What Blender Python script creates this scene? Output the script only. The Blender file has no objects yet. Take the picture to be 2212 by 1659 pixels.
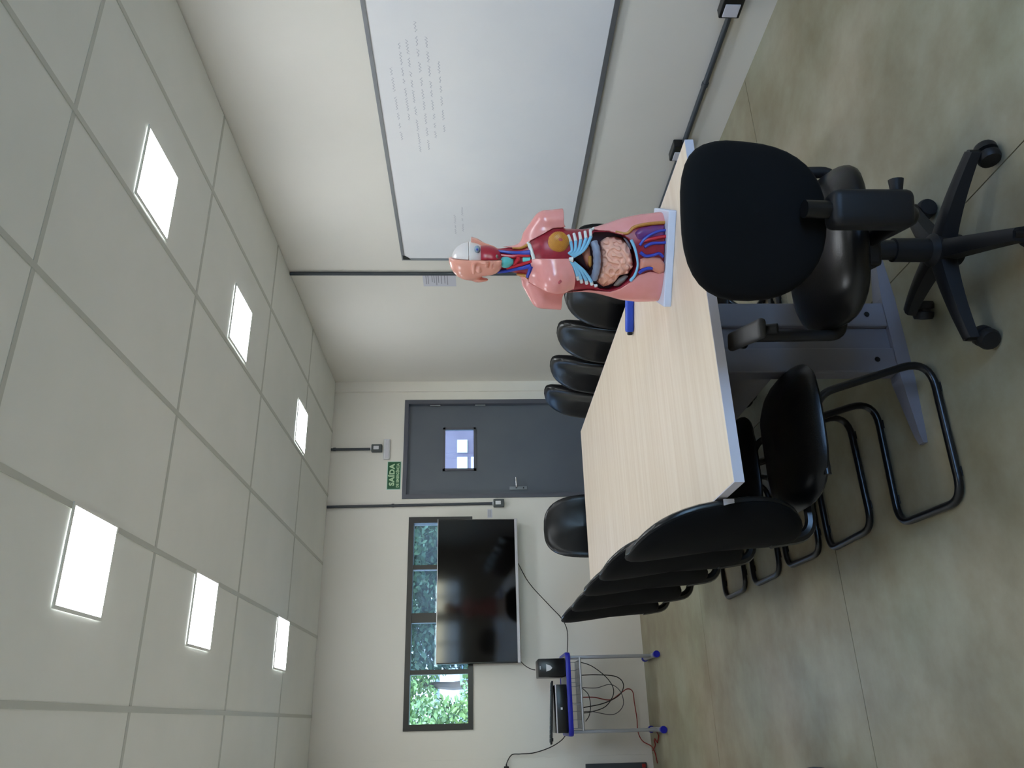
import bpy, bmesh, math, random
import numpy as np
from mathutils import Vector, Matrix

# ------------------------------------------------------------------ camera, world, exposure
sc = bpy.context.scene
COL = sc.collection
CAM_H = 1.4416
cam_d = bpy.data.cameras.new('camera')
cam_d.sensor_fit = 'HORIZONTAL'; cam_d.sensor_width = 36.0; cam_d.lens = 27.138
cam_d.clip_start = 0.05; cam_d.clip_end = 200
cam = bpy.data.objects.new('camera', cam_d); COL.objects.link(cam)
# the phone was held sideways: picture right = world down, picture up = world right
RIGHT = Vector((0.91574220, -0.40171930, -0.00615009))
DOWN = Vector((-0.02494839, -0.04157988, -0.99882365))
FWD = Vector((0.40099102, 0.91481841, -0.04809870))
M = Matrix.Identity(4)
for i in range(3):
    M[i][0] = DOWN[i]; M[i][1] = RIGHT[i]; M[i][2] = -FWD[i]
M[0][3], M[1][3], M[2][3] = 0.0, 0.0, CAM_H
cam.matrix_world = M
sc.camera = cam

world = bpy.data.worlds.new('world'); sc.world = world
world.use_nodes = True
wn = world.node_tree; wn.nodes.clear()
wo = wn.nodes.new('ShaderNodeOutputWorld'); wb = wn.nodes.new('ShaderNodeBackground')
sky = wn.nodes.new('ShaderNodeTexSky'); sky.sky_type = 'NISHITA'
sky.sun_disc = False; sky.sun_elevation = math.radians(52); sky.sun_rotation = math.radians(140)
sky.air_density = 1.0; sky.dust_density = 0.2; sky.ozone_density = 5.0
wb.inputs['Strength'].default_value = 3.2
wn.links.new(sky.outputs[0], wb.inputs['Color']); wn.links.new(wb.outputs[0], wo.inputs['Surface'])

sun_d = bpy.data.lights.new('sun', 'SUN'); sun_d.energy = 5.0; sun_d.angle = 0.01
sun_d.color = (1.0, 0.95, 0.86)
sun = bpy.data.objects.new('sun', sun_d); COL.objects.link(sun)
sun.rotation_euler = Vector((-0.50, 0.60, -0.95)).to_track_quat('-Z', 'Y').to_euler()
sun.location = (5, -6, 9)

sc.view_settings.view_transform = 'Standard'; sc.view_settings.look = 'None'
sc.view_settings.exposure = 0.0; sc.view_settings.gamma = 1.0
sc.view_settings.use_curve_mapping = False
sc.cycles.use_denoising = True
sc.cycles.max_bounces = 10; sc.cycles.diffuse_bounces = 6; sc.cycles.glossy_bounces = 4
sc.cycles.transmission_bounces = 6; sc.cycles.transparent_max_bounces = 12
sc.cycles.sample_clamp_indirect = 6.0
sc.cycles.caustics_reflective = False; sc.cycles.caustics_refractive = False
LAMP = 24.0                      # radiance of the ceiling diffusers
random.seed(7)
PI = math.pi

# ------------------------------------------------------------------ room dimensions (metres)
XL, XR = -0.38, 3.094
YN, YW = -1.65, 7.005
ZC = 2.803

# ------------------------------------------------------------------ materials
def lin(c):
    o = []
    for v in c:
        v = v / 255.0
        o.append(v / 12.92 if v <= 0.04045 else ((v + 0.055) / 1.055) ** 2.4)
    return (o[0], o[1], o[2], 1.0)

MATS = {}
def mat(name, rgb, rough=0.5, metal=0.0, spec=0.5, var=None, vscale=6.0, bump=0.0, bscale=60.0,
        emit=None, coat=0.0, vdetail=4.0):
    if name in MATS: return MATS[name]
    m = bpy.data.materials.new(name); m.use_nodes = True
    nt = m.node_tree; b = nt.nodes['Principled BSDF']
    b.inputs['Base Color'].default_value = lin(rgb)
    b.inputs['Roughness'].default_value = rough
    b.inputs['Metallic'].default_value = metal
    b.inputs['Specular IOR Level'].default_value = spec
    b.inputs['Coat Weight'].default_value = coat
    tc = None
    if var or bump:
        tc = nt.nodes.new('ShaderNodeTexCoord')
    if var:
        n = nt.nodes.new('ShaderNodeTexNoise'); n.inputs['Scale'].default_value = vscale
        n.inputs['Detail'].default_value = vdetail
        r = nt.nodes.new('ShaderNodeMix'); r.data_type = 'RGBA'
        mp = nt.nodes.new('ShaderNodeMapRange')
        mp.inputs[1].default_value = 0.3; mp.inputs[2].default_value = 0.7
        nt.links.new(tc.outputs['Object'], n.inputs['Vector'])
        nt.links.new(n.outputs['Fac'], mp.inputs[0])
        nt.links.new(mp.outputs[0], r.inputs[0])
        r.inputs[6].default_value = lin(rgb); r.inputs[7].default_value = lin(var)
        nt.links.new(r.outputs[2], b.inputs['Base Color'])
    if bump:
        n2 = nt.nodes.new('ShaderNodeTexNoise'); n2.inputs['Scale'].default_value = bscale
        bp = nt.nodes.new('ShaderNodeBump'); bp.inputs['Strength'].default_value = bump
        bp.inputs['Distance'].default_value = 0.002
        nt.links.new(tc.outputs['Object'], n2.inputs['Vector'])
        nt.links.new(n2.outputs['Fac'], bp.inputs['Height'])
        nt.links.new(bp.outputs[0], b.inputs['Normal'])
    if emit:
        b.inputs['Emission Color'].default_value = (emit[0], emit[1], emit[2], 1)
        b.inputs['Emission Strength'].default_value = emit[3]
    MATS[name] = m
    return m

def glass(name, tint, dust=0.0):
    m = bpy.data.materials.new(name); m.use_nodes = True
    nt = m.node_tree; nt.nodes.clear()
    out = nt.nodes.new('ShaderNodeOutputMaterial')
    tr = nt.nodes.new('ShaderNodeBsdfTransparent'); tr.inputs[0].default_value = tint
    gl = nt.nodes.new('ShaderNodeBsdfGlossy'); gl.inputs['Roughness'].default_value = 0.02
    fr = nt.nodes.new('ShaderNodeFresnel'); fr.inputs[0].default_value = 1.45
    mx = nt.nodes.new('ShaderNodeMixShader')
    nt.links.new(fr.outputs[0], mx.inputs[0]); nt.links.new(tr.outputs[0], mx.inputs[1]); nt.links.new(gl.outputs[0], mx.inputs[2])
    last = mx
    if dust:
        df = nt.nodes.new('ShaderNodeBsdfTranslucent'); df.inputs[0].default_value = (0.75, 0.78, 0.8, 1)
        df2 = nt.nodes.new('ShaderNodeBsdfDiffuse'); df2.inputs[0].default_value = (0.7, 0.72, 0.75, 1)
        ad = nt.nodes.new('ShaderNodeMixShader'); ad.inputs[0].default_value = 0.5
        nt.links.new(df.outputs[0], ad.inputs[1]); nt.links.new(df2.outputs[0], ad.inputs[2])
        tc = nt.nodes.new('ShaderNodeTexCoord'); nz = nt.nodes.new('ShaderNodeTexNoise')
        nz.inputs['Scale'].default_value = 3.0
        mp = nt.nodes.new('ShaderNodeMapRange'); mp.inputs[3].default_value = dust * 0.5; mp.inputs[4].default_value = dust * 1.5
        nt.links.new(tc.outputs['Object'], nz.inputs['Vector']); nt.links.new(nz.outputs['Fac'], mp.inputs[0])
        m2 = nt.nodes.new('ShaderNodeMixShader')
        nt.links.new(mp.outputs[0], m2.inputs[0]); nt.links.new(mx.outputs[0], m2.inputs[1]); nt.links.new(ad.outputs[0], m2.inputs[2])
        last = m2
    nt.links.new(last.outputs[0], out.inputs['Surface'])
    MATS[name] = m
    return m

WALL = mat('wall_paint', (232, 228, 221), 0.6, spec=0.3, var=(227, 224, 217), vscale=1.2, bump=0.15, bscale=25)
CEIL = mat('ceiling_tile', (236, 237, 232), 0.8, spec=0.2, var=(231, 233, 228), vscale=3.0)
TEE = mat('ceiling_tee', (196, 198, 190), 0.5)
GREY = mat('dark_grey_paint', (92, 98, 108), 0.45, var=(86, 92, 104), vscale=3)
FRAMEGREY = mat('frame_grey', (84, 86, 97), 0.45)
BLACKMETAL = mat('black_metal', (14, 14, 16), 0.3, spec=0.5)
BLACKFRAME = mat('window_black', (22, 18, 20), 0.35)
VINYL = mat('black_vinyl', (8, 8, 10), 0.30, spec=0.4, bump=0.12, bscale=220)
FABRIC = mat('black_fabric', (16, 16, 17), 0.85, spec=0.15)
PLASTIC = mat('black_plastic', (24, 24, 26), 0.5, spec=0.35)
SHELL = mat('black_shell', (13, 13, 14), 0.7, spec=0.1)
RUBBER = mat('black_cable', (20, 19, 20), 0.5)
REDCABLE = mat('red_cable', (150, 35, 30), 0.45)
CONDUIT = mat('conduit_grey', (58, 64, 72), 0.45)
BOXGREY = mat('outlet_box_grey', (74, 80, 82), 0.5)
WHITE = mat('white_plastic', (214, 216, 222), 0.4)
PAPER = mat('paper', (206, 206, 216), 0.8)
INK = mat('printed_ink', (150, 150, 160), 0.8)
ALU = mat('aluminium', (150, 152, 158), 0.35, metal=0.7)
CHROME = mat('chrome', (215, 215, 218), 0.22, metal=1.0)
STEEL = mat('satin_steel', (128, 132, 138), 0.35, metal=0.6)
BOARD = mat('whiteboard_white', (240, 240, 243), 0.4, spec=0.4, var=(231, 233, 239), vscale=1.6)
EDGE = mat('table_edge', (205, 202, 212), 0.45)
LEGGREY = mat('table_leg_grey', (118, 116, 124), 0.4, spec=0.5)
BLUE = mat('blue_plastic', (24, 30, 168), 0.35)
BLUEPEN = mat('bright_blue_plastic', (28, 74, 196), 0.35)
SILVER = mat('silver_paint', (170, 174, 182), 0.35, metal=0.4)
SIGNGREEN = mat('sign_green', (0, 84, 44), 0.45)
SIGNTEXT = mat('sign_text', (188, 218, 178), 0.5)
SIGNEDGE = mat('sign_edge', (160, 205, 190), 0.5)
SCREEN = mat('tv_screen', (5, 4, 4), 0.07, spec=0.4)
TVBODY = mat('tv_body', (10, 9, 10), 0.3)
TVSILVER = mat('tv_silver', (196, 192, 198), 0.3, metal=0.3)
GLASS = glass('window_glass', (0.92, 0.95, 0.95, 1), 0.02)
DUSTY = glass('dusty_glass', (0.62, 0.66, 0.68, 1), 0.06)
DIFFUSER = mat('light_diffuser', (255, 255, 255), 0.5, emit=(0.89, 0.945, 1.0, LAMP))

def wood_mat():
    m = bpy.data.materials.new('maple_laminate'); m.use_nodes = True
    nt = m.node_tree; b = nt.nodes['Principled BSDF']
    tc = nt.nodes.new('ShaderNodeTexCoord'); mp = nt.nodes.new('ShaderNodeMapping')
    mp.inputs['Scale'].default_value = (0.9, 22.0, 1.0)
    n = nt.nodes.new('ShaderNodeTexNoise'); n.inputs['Scale'].default_value = 1.6; n.inputs['Detail'].default_value = 6
    r = nt.nodes.new('ShaderNodeValToRGB')
    r.color_ramp.elements[0].position = 0.3; r.color_ramp.elements[0].color = lin((220, 201, 178))
    r.color_ramp.elements[1].position = 0.72; r.color_ramp.elements[1].color = lin((234, 219, 200))
    nt.links.new(tc.outputs['Object'], mp.inputs[0]); nt.links.new(mp.outputs[0], n.inputs['Vector'])
    nt.links.new(n.outputs['Fac'], r.inputs[0]); nt.links.new(r.outputs[0], b.inputs['Base Color'])
    b.inputs['Roughness'].default_value = 0.42
    MATS['wood'] = m
    return m
WOOD = wood_mat()

def floor_mat():
    m = bpy.data.materials.new('polished_concrete'); m.use_nodes = True
    nt = m.node_tree; b = nt.nodes['Principled BSDF']
    tc = nt.nodes.new('ShaderNodeTexCoord')
    n = nt.nodes.new('ShaderNodeTexNoise'); n.inputs['Scale'].default_value = 2.4; n.inputs['Detail'].default_value = 8; n.inputs['Roughness'].default_value = 0.62
    r = nt.nodes.new('ShaderNodeValToRGB')
    e = r.color_ramp.elements
    e[0].position = 0.28; e[0].color = lin((138, 127, 103))
    e[1].position = 0.75; e[1].color = lin((184, 181, 166))
    k = e.new(0.5); k.color = lin((162, 156, 136))
    n2 = nt.nodes.new('ShaderNodeTexNoise'); n2.inputs['Scale'].default_value = 1.1; n2.inputs['Detail'].default_value = 3
    r2 = nt.nodes.new('ShaderNodeValToRGB')
    r2.color_ramp.elements[0].position = 0.35; r2.color_ramp.elements[0].color = lin((232, 220, 206))
    r2.color_ramp.elements[1].position = 0.65; r2.color_ramp.elements[1].color = lin((228, 236, 226))
    mx = nt.nodes.new('ShaderNodeMix'); mx.data_type = 'RGBA'; mx.blend_type = 'MULTIPLY'; mx.inputs[0].default_value = 0.8
    nt.links.new(tc.outputs['Object'], n.inputs['Vector']); nt.links.new(tc.outputs['Object'], n2.inputs['Vector'])
    nt.links.new(n.outputs['Fac'], r.inputs[0]); nt.links.new(n2.outputs['Fac'], r2.inputs[0])
    nt.links.new(r.outputs[0], mx.inputs[6]); nt.links.new(r2.outputs[0], mx.inputs[7])
    nt.links.new(mx.outputs[2], b.inputs['Base Color'])
    rr = nt.nodes.new('ShaderNodeMapRange'); rr.inputs[3].default_value = 0.34; rr.inputs[4].default_value = 0.55
    nt.links.new(n.outputs['Fac'], rr.inputs[0]); nt.links.new(rr.outputs[0], b.inputs['Roughness'])
    b.inputs['Specular IOR Level'].default_value = 0.4
    MATS['floor'] = m
    return m
CONCRETE = floor_mat()
JOINT = mat('floor_joint', (66, 60, 50), 0.9)

# ------------------------------------------------------------------ mesh helpers
class MB:
    """collects shapes, builds them as ONE mesh object"""
    def __init__(s): s.v = []; s.f = []
    def add(s, vs, fs):
        o = len(s.v); s.v += [tuple(map(float, p)) for p in vs]; s.f += [tuple(i + o for i in q) for q in fs]; return s
    def box(s, x0, x1, y0, y1, z0, z1):
        return s.add([(x0,y0,z0),(x1,y0,z0),(x1,y1,z0),(x0,y1,z0),(x0,y0,z1),(x1,y0,z1),(x1,y1,z1),(x0,y1,z1)],
                     [(0,3,2,1),(4,5,6,7),(0,1,5,4),(1,2,6,5),(2,3,7,6),(3,0,4,7)])
    def rbox(s, x0, x1, y0, y1, z0, z1, r=0.005, seg=2):
        bm = bmesh.new(); bmesh.ops.create_cube(bm, size=1.0)
        for v in bm.verts:
            v.co = Vector((x0 + (v.co.x + .5) * (x1 - x0), y0 + (v.co.y + .5) * (y1 - y0), z0 + (v.co.z + .5) * (z1 - z0)))
        bmesh.ops.bevel(bm, geom=bm.edges[:], offset=r, segments=seg, profile=0.5, affect='EDGES')
        bm.verts.index_update()
        s.add([v.co[:] for v in bm.verts], [[v.index for v in f.verts] for f in bm.faces]); bm.free(); return s
    def tube(s, pts, r, seg=10, closed=False, caps=True, flat=None):
        P = [Vector(p) for p in pts]; n = len(P)
        rs = r if isinstance(r, (list, tuple)) else [r] * n
        T = []
        for i in range(n):
            a = P[(i - 1) % n] if (closed or i > 0) else P[i]; b = P[(i + 1) % n] if (closed or i < n - 1) else P[i]
            T.append((b - a).normalized())
        u = T[0].orthogonal().normalized() if flat is None else (Vector(flat) - T[0] * T[0].dot(Vector(flat))).normalized()
        vs, fs = [], []
        for i in range(n):
            u = (u - T[i] * u.dot(T[i])).normalized(); w = T[i].cross(u)
            for k in range(seg):
                a = 2 * PI * k / seg
                vs.append(P[i] + (u * math.cos(a) + w * math.sin(a)) * rs[i])
        m = n if closed else n - 1
        for i in range(m):
            j = (i + 1) % n
            for k in range(seg):
                l = (k + 1) % seg
                fs.append((i*seg+k, i*seg+l, j*seg+l, j*seg+k))
        if not closed and caps:
            fs.append(tuple(range(seg - 1, -1, -1))); fs.append(tuple((n-1)*seg + k for k in range(seg)))
        return s.add(vs, fs)
    def lathe(s, prof, seg=20, c=(0, 0, 0), axis='z'):
        vs, fs = [], []
        for (r, h) in prof:
            for k in range(seg):
                a = 2 * PI * k / seg
                p = (r*math.cos(a), r*math.sin(a), h)
                if axis == 'x': p = (p[2], p[0], p[1])
                if axis == 'y': p = (p[0], p[2], p[1])
                vs.append((p[0]+c[0], p[1]+c[1], p[2]+c[2]))
        n = len(prof)
        for i in range(n - 1):
            for k in range(seg):
                l = (k + 1) % seg
                fs.append((i*seg+k, i*seg+l, (i+1)*seg+l, (i+1)*seg+k))
        fs.append(tuple(range(seg - 1, -1, -1))); fs.append(tuple((n-1)*seg + k for k in range(seg)))
        return s.add(vs, fs)
    def prism(s, poly, a, b, axis='y'):
        """extrude a 2D polygon from a to b along axis"""
        n = len(poly)
        def pt(q, h):
            return {'x': (h, q[0], q[1]), 'y': (q[0], h, q[1]), 'z': (q[0], q[1], h)}[axis]
        vs = [pt(q, a) for q in poly] + [pt(q, b) for q in poly]
        fs = [tuple(range(n)), tuple(range(2*n - 1, n - 1, -1))] + [(i, i+n, (i+1) % n + n, (i+1) % n) for i in range(n)]
        return s.add(vs, fs)
    def build(s, name, m, parent=None, smooth=False, fixn=True):
        me = bpy.data.meshes.new(name); me.from_pydata(s.v, [], s.f)
        if fixn:
            bm = bmesh.new(); bm.from_mesh(me)
            bmesh.ops.recalc_face_normals(bm, faces=bm.faces[:]); bm.to_mesh(me); bm.free()
        me.materials.append(m)
        if smooth:
            me.polygons.foreach_set('use_smooth', [True] * len(me.polygons))
            try: me.set_sharp_from_angle(angle=math.radians(40))
            except Exception: pass
        o = bpy.data.objects.new(name, me); COL.objects.link(o)
        if parent is not None: o.parent = parent
        return o

def tag(o, label=None, cat=None, group=None, kind=None):
    if label: o['label'] = label
    if cat: o['category'] = cat
    if group: o['group'] = group
    if kind: o['kind'] = kind
    return o

def thing(name, label, cat, loc=(0, 0, 0), rz=0.0, group=None):
    o = bpy.data.objects.new(name, None); COL.objects.link(o)
    o.location = loc; o.rotation_euler = (0, 0, rz); o.empty_display_size = 0.05
    return tag(o, label, cat, group)

def copy_tree(o, parent=None):
    c = o.copy(); COL.objects.link(c); c.parent = parent
    for ch in list(o.children): copy_tree(ch, c)
    return c

def fillet(pts, r, n=6, closed=False):
    """round the corners of a polyline"""
    P = [Vector(p) for p in pts]; out = []
    m = len(P)
    for i in range(m):
        if not closed and i in (0, m - 1): out.append(P[i]); continue
        a, b, c = P[i-1], P[i], P[(i+1) % m]
        rr = r[i] if isinstance(r, (list, tuple)) else r
        d1 = (a - b); d2 = (c - b)
        l = min(rr, d1.length * 0.49, d2.length * 0.49)
        p, q = b + d1.normalized() * l, b + d2.normalized() * l
        for k in range(n + 1):
            t = k / n
            out.append(p * (1-t)**2 + b * 2*t*(1-t) + q * t*t)
    return out

def spline(pts, n=8):
    """Catmull-Rom through points"""
    P = [Vector(p) for p in pts]; P = [P[0]*2 - P[1]] + P + [P[-1]*2 - P[-2]]
    out = []
    for i in range(1, len(P) - 2):
        for k in range(n):
            t = k / n; a, b, c, d = P[i-1], P[i], P[i+1], P[i+2]
            out.append(0.5*((2*b) + (c-a)*t + (2*a-5*b+4*c-d)*t*t + (3*b-a-3*c+d)*t**3))
    out.append(P[-2]); return out

def se(a, n):
    c, s_ = math.cos(a), math.sin(a)
    return (math.copysign(abs(c)**(2/n), c), math.copysign(abs(s_)**(2/n), s_))

def cushion(w, h, t, n=2.8, dome=0.5, bend=None, nt=36, taper=0.0, back=0.35):
    """pad in the XZ plane, front towards +Y"""
    mb = MB(); prof = []
    for rho, y in ((0.0, 1.0), (0.35, 0.97), (0.62, 0.86), (0.82, 0.62), (0.93, 0.32), (0.985, 0.0), (1.0, -0.25), (0.985, -0.5), (0.93, -0.72), (0.8, -0.86), (0.5, -0.95), (0.0, -1.0)):
        prof.append((rho, y))
    vs, fs = [], []
    for (rho, y) in prof:
        yy = t * (dome * y if y > 0 else back * y) 
        for k in range(nt):
            a = 2 * PI * k / nt; cx, cz = se(a, n)
            X, Z = rho * cx * w / 2, rho * cz * h / 2
            X *= 1.0 - taper * (Z / (h / 2))
            vs.append((X, yy + (bend(X, Z) if bend else 0.0), Z))
    m = len(prof)
    for i in range(m - 1):
        for k in range(nt):
            l = (k + 1) % nt
            fs.append((i*nt+k, i*nt+l, (i+1)*nt+l, (i+1)*nt+k))
    return mb.add(vs, fs)

def xform(mb, mx):
    mb.v = [tuple(mx @ Vector(p)) for p in mb.v]; return mb

# ------------------------------------------------------------------ room shell
def struct(name, mb, m, parent=None, label=None):
    o = mb.build(name, m, parent)
    if parent is None: o['kind'] = 'structure'
    if label: o['label'] = label
    return o

# floor: dark base with four by two poured slabs, saw-cut joints between them
floor = struct('floor', MB().box(XL - .2, XR + .2, YN - .2, YW + .2, -0.12, -0.008), JOINT, None, 'polished greenish brown concrete floor with thin saw-cut joints')
xs = [XL - .1, 1.362, XR + .1]; ys = [YN - .1, 1.04, 3.05, 5.06, YW + .1]
for i in range(2):
    for j in range(4):
        MB().box(xs[i] + .002, xs[i+1] - .002, ys[j] + .002, ys[j+1] - .002, -0.008, 0.0).build('floor_slab', CONCRETE, floor)

def wall_with_holes(axis, c0, c1, a0, a1, z0, z1, holes):
    """slab between c0..c1 on axis, spanning a0..a1, with rectangular holes (b0,b1,z0,z1)"""
    mb = MB()
    A = sorted({a0, a1} | {h[0] for h in holes} | {h[1] for h in holes})
    Z = sorted({z0, z1} | {h[2] for h in holes} | {h[3] for h in holes})
    for i in range(len(A) - 1):
        for j in range(len(Z) - 1):
            am, zm = (A[i] + A[i+1]) / 2, (Z[j] + Z[j+1]) / 2
            if any(h[0] < am < h[1] and h[2] < zm < h[3] for h in holes): continue
            if axis == 'y': mb.box(A[i], A[i+1], c0, c1, Z[j], Z[j+1])
            else: mb.box(c0, c1, A[i], A[i+1], Z[j], Z[j+1])
    return mb

DOOR = (1.93, 2.88, 0.0, 2.11)
WIN = (-0.03, 1.72, 1.49, 2.035)
WT = 0.16
struct('wall_far', wall_with_holes('y', YW, YW + WT, XL - WT, XR + WT, 0, ZC + .2, [DOOR, WIN]), WALL, None, 'cream wall carrying the door, the screen and the dark window')
struct('wall_right', MB().box(XR, XR + WT, YN, YW, 0, ZC + .2), WALL, None, 'cream wall with the whiteboard')
struct('wall_left', MB().box(XL - WT, XL, YN, YW, 0, ZC + .2), WALL)
BW = [(0.95, 1.83, 1.02, 2.30), (1.92, 2.60, 1.02, 2.30)]
struct('wall_near', wall_with_holes('y', YN - WT, YN, XL - WT, XR + WT, 0, ZC + .2, BW), WALL)
struct('trim_1', MB().box(2.99, XR, YW - .018, YW, 0, ZC), WALL, None, 'shallow pilaster beside the grey door')
struct('trim_2', MB().box(XL, -0.27, YW - .018, YW, 0, ZC), WALL, None, 'shallow pilaster beside the desk')

# ceiling: lay-in tiles on a grid of tees
ceil = struct('ceiling', MB().box(XL - .1, XR + .1, YN - .1, YW + .1, ZC + .02, ZC + .2), CEIL, None, 'pale grey suspended tile ceiling')
gx = [XL, 0.083, 0.708, 1.333, 1.958, 2.583, XR]
gy = [YN, -0.3955, 0.8545, 2.1045, 3.3545, 4.6045, 5.8545, YW]
for i in range(len(gx) - 1):
    for j in range(len(gy) - 1):
        MB().box(gx[i] + .007, gx[i+1] - .007, gy[j] + .007, gy[j+1] - .007, ZC + .003, ZC + .018).build('ceiling_tile', CEIL, ceil)
for x in gx[1:-1]: MB().box(x - .0115, x + .0115, YN, YW, ZC - .001, ZC + .006).build('tee_rail', TEE, ceil)
for y in gy[1:-1]:
    for i in range(len(gx) - 1):
        MB().box(gx[i] + .0115, gx[i+1] - .0115, y - .0105, y + .0105, ZC + .0005, ZC + .0065).build('cross_tee', TEE, ceil)

def ceiling_light(x, y, label):
    t = thing('ceiling_light', label, 'light', (x, y, ZC), 0, 'square ceiling lights')
    fr = MB(); o, i = .176, .164
    fr.box(-o, o, -o, -i, -.006, 0).box(-o, o, i, o, -.006, 0).box(-o, -i, -i, i, -.006, 0).box(i, o, -i, i, -.006, 0)
    fr.build('light_frame', CEIL, t)
    MB().box(-i, i, -i, i, -.004, 0).build('diffuser', DIFFUSER, t)
for x, y, l in ((2.16, 2.765, 'square white ceiling light above the whiteboard, nearest of the row by it'),
                (2.16, 4.04, 'square white ceiling light, middle of the row on the whiteboard side'),
                (2.16, 5.74, 'square white ceiling light closest to the grey door'),
                (0.547, 2.79, 'largest square white ceiling light, nearest of the row above the black chairs'),
                (0.541, 4.04, 'square white ceiling light, middle of the row on the window side'),
                (0.541, 5.73, 'square white ceiling light closest to the dark window'),
                (2.16, 1.10, 'square white ceiling light near the whiteboard, out of view'),
                (0.545, 1.10, 'square white ceiling light over the camera, out of view')):
    ceiling_light(x, y, l)

# ------------------------------------------------------------------ door
door = struct('door_1', MB().box(1.955, 2.855, YW + .035, YW + .075, 0.006, 1.45)
              .box(1.955, 2.205, YW + .035, YW + .075, 1.45, 1.735).box(2.61, 2.855, YW + .035, YW + .075, 1.45, 1.735)
              .box(1.955, 2.855, YW + .035, YW + .075, 1.735, 2.082), GREY, None, 'dark grey metal door with small glazed pane')
MB().box(1.915, 1.955, YW - .012, YW + .1, 0, 2.122).box(2.86, 2.902, YW - .012, YW + .1, 0, 2.122).box(1.955, 2.86, YW - .012, YW + .1, 2.085, 2.122).build('door_frame', FRAMEGREY, door)
pf = MB(); a0, a1, b0, b1 = 2.19, 2.625, 1.435, 1.75
pf.box(a0, a1, YW + .022, YW + .036, b0, b0 + .022).box(a0, a1, YW + .022, YW + .036, b1 - .022, b1)
pf.box(a0, a0 + .022, YW + .022, YW + .036, b0, b1).box(a1 - .022, a1, YW + .022, YW + .036, b0, b1)
pf.build('pane_frame', FRAMEGREY, door)
MB().box(2.205, 2.61, YW + .05, YW + .056, 1.45, 1.735).build('pane', DUSTY, door)
MB().rbox(1.997, 2.032, YW + .026, YW + .036, 0.955, 1.122, .004).build('handle_plate', STEEL, door)
MB().tube(fillet([(2.014, YW + .03, 1.058), (2.014, YW - .02, 1.058), (2.105, YW - .022, 1.062)], .018), .0085, 10).build('door_lever', CHROME, door, True)
MB().lathe([(.006, YW + .02), (.006, YW + .03)], 12, (2.014, 0, 0.99), 'y').build('key_cylinder', PLASTIC, door, True)
for z in (1.83, 1.39, 0.3):
    MB().tube([(2.858, YW + .028, z - .05), (2.858, YW + .028, z + .05)], .009, 10).build('hinge', STEEL, door, True)

# ------------------------------------------------------------------ far window
wn1 = struct('window_1', MB().box(-0.05, 1.74, YW - .012, YW + .1, 2.005, 2.052).box(-0.05, 1.74, YW - .012, YW + .1, 1.472, 1.515)
             .box(-0.05, 0.0, YW - .012, YW + .1, 1.515, 2.005).box(1.685, 1.74, YW - .012, YW + .1, 1.515, 2.005),
             BLACKFRAME, None, 'wide low window with black metal frame and four panes')
for a, b in ((1.268, 1.308), (0.81, 0.892), (0.386, 0.424)):
    MB().box(a, b, YW + .005, YW + .085, 1.515, 2.005).build('mullion', BLACKFRAME, wn1)
for a, b, g in ((0.0, 0.386, GLASS), (0.424, 0.81, DUSTY), (0.892, 1.268, DUSTY), (1.308, 1.685, DUSTY)):
    MB().box(a, b, YW + .045, YW + .05, 1.515, 2.005).build('pane', g, wn1)
# windows behind the camera that let the daylight in
for k, (a, b, c, d) in enumerate(BW):
    w = struct('window_%d' % (k + 2), MB().box(a, b, YN - .1, YN + .01, d - .05, d).box(a, b, YN - .1, YN + .01, c, c + .05)
               .box(a, a + .05, YN - .1, YN + .01, c + .05, d - .05).box(b - .05, b, YN - .1, YN + .01, c + .05, d - .05), BLACKFRAME)
    mid = (a + b) / 2
    MB().box(mid - .02, mid + .02, YN - .08, YN, c + .05, d - .05).build('mullion', BLACKFRAME, w)
    for p, q in ((a + .05, mid - .02), (mid + .02, b - .05)):
        MB().box(p, q, YN - .05, YN - .045, c + .05, d - .05).build('pane', GLASS, w)

# ------------------------------------------------------------------ whiteboard
wbd = thing('whiteboard', 'large white writing board with thin aluminium frame on the right wall', 'whiteboard', (XR, 3.27, 0.765))
x1, L = -0.016, 1.492
MB().box(x1, -0.002, -L, L, 0.0, 1.187).build('panel', BOARD, wbd)
fr = MB().box(x1 - .006, -0.001, -L - .012, L + .012, -.014, .012).box(x1 - .006, -0.001, -L - .012, L + .012, 1.176, 1.196)
fr.box(x1 - .006, -0.001, -L - .012, -L + .008, .012, 1.176).box(x1 - .006, -0.001, L - .008, L + .012, .012, 1.176)
fr.build('frame', ALU, wbd)
for yy in (-L, L):
    s_ = 1 if yy > 0 else -1
    for zz in (1.187, 0.0):
        q = -1 if zz > 1 else 1
        MB().prism([(yy, zz), (yy - s_*.055, zz), (yy, zz + q*.055)], x1 - .0075, x1 - .0005, 'x').build('corner_clip', PLASTIC, wbd)
# faint half-wiped marker lines
wr = MB(); rw = random.Random(3)
def scribble(y0, y1, z, drift, amp=.008):
    y = y0; ph = rw.random() * 6
    while y > y1:
        ln = rw.uniform(.03, .10); pts = []
        n = max(4, int(ln / .006))
        for k in range(n + 1):
            yy = y - ln * k / n
            zz = z + drift * (y0 - yy) + amp * math.sin(k * 1.9 + ph) * rw.uniform(.3, 1)
            pts.append((yy, zz))
        for (p, q) in zip(pts[:-1], pts[1:]):
            wdt = .0022
            wr.add([(x1 - .0008, p[0], p[1] - wdt), (x1 - .0008, q[0], q[1] - wdt), (x1 - .0008, q[0], q[1] + wdt), (x1 - .0008, p[0], p[1] + wdt)], [(0, 1, 2, 3)])
        y -= ln + rw.uniform(.01, .04)
for (y0, y1, z) in ((3.52, 2.99, 1.085), (3.36, 2.86, 1.03), (3.62, 2.80, .985), (3.60, 2.72, .935), (3.50, 2.78, .89), (3.45, 2.95, .84)):
    scribble(y0 - 3.27, y1 - 3.27, z, .02)
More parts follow.
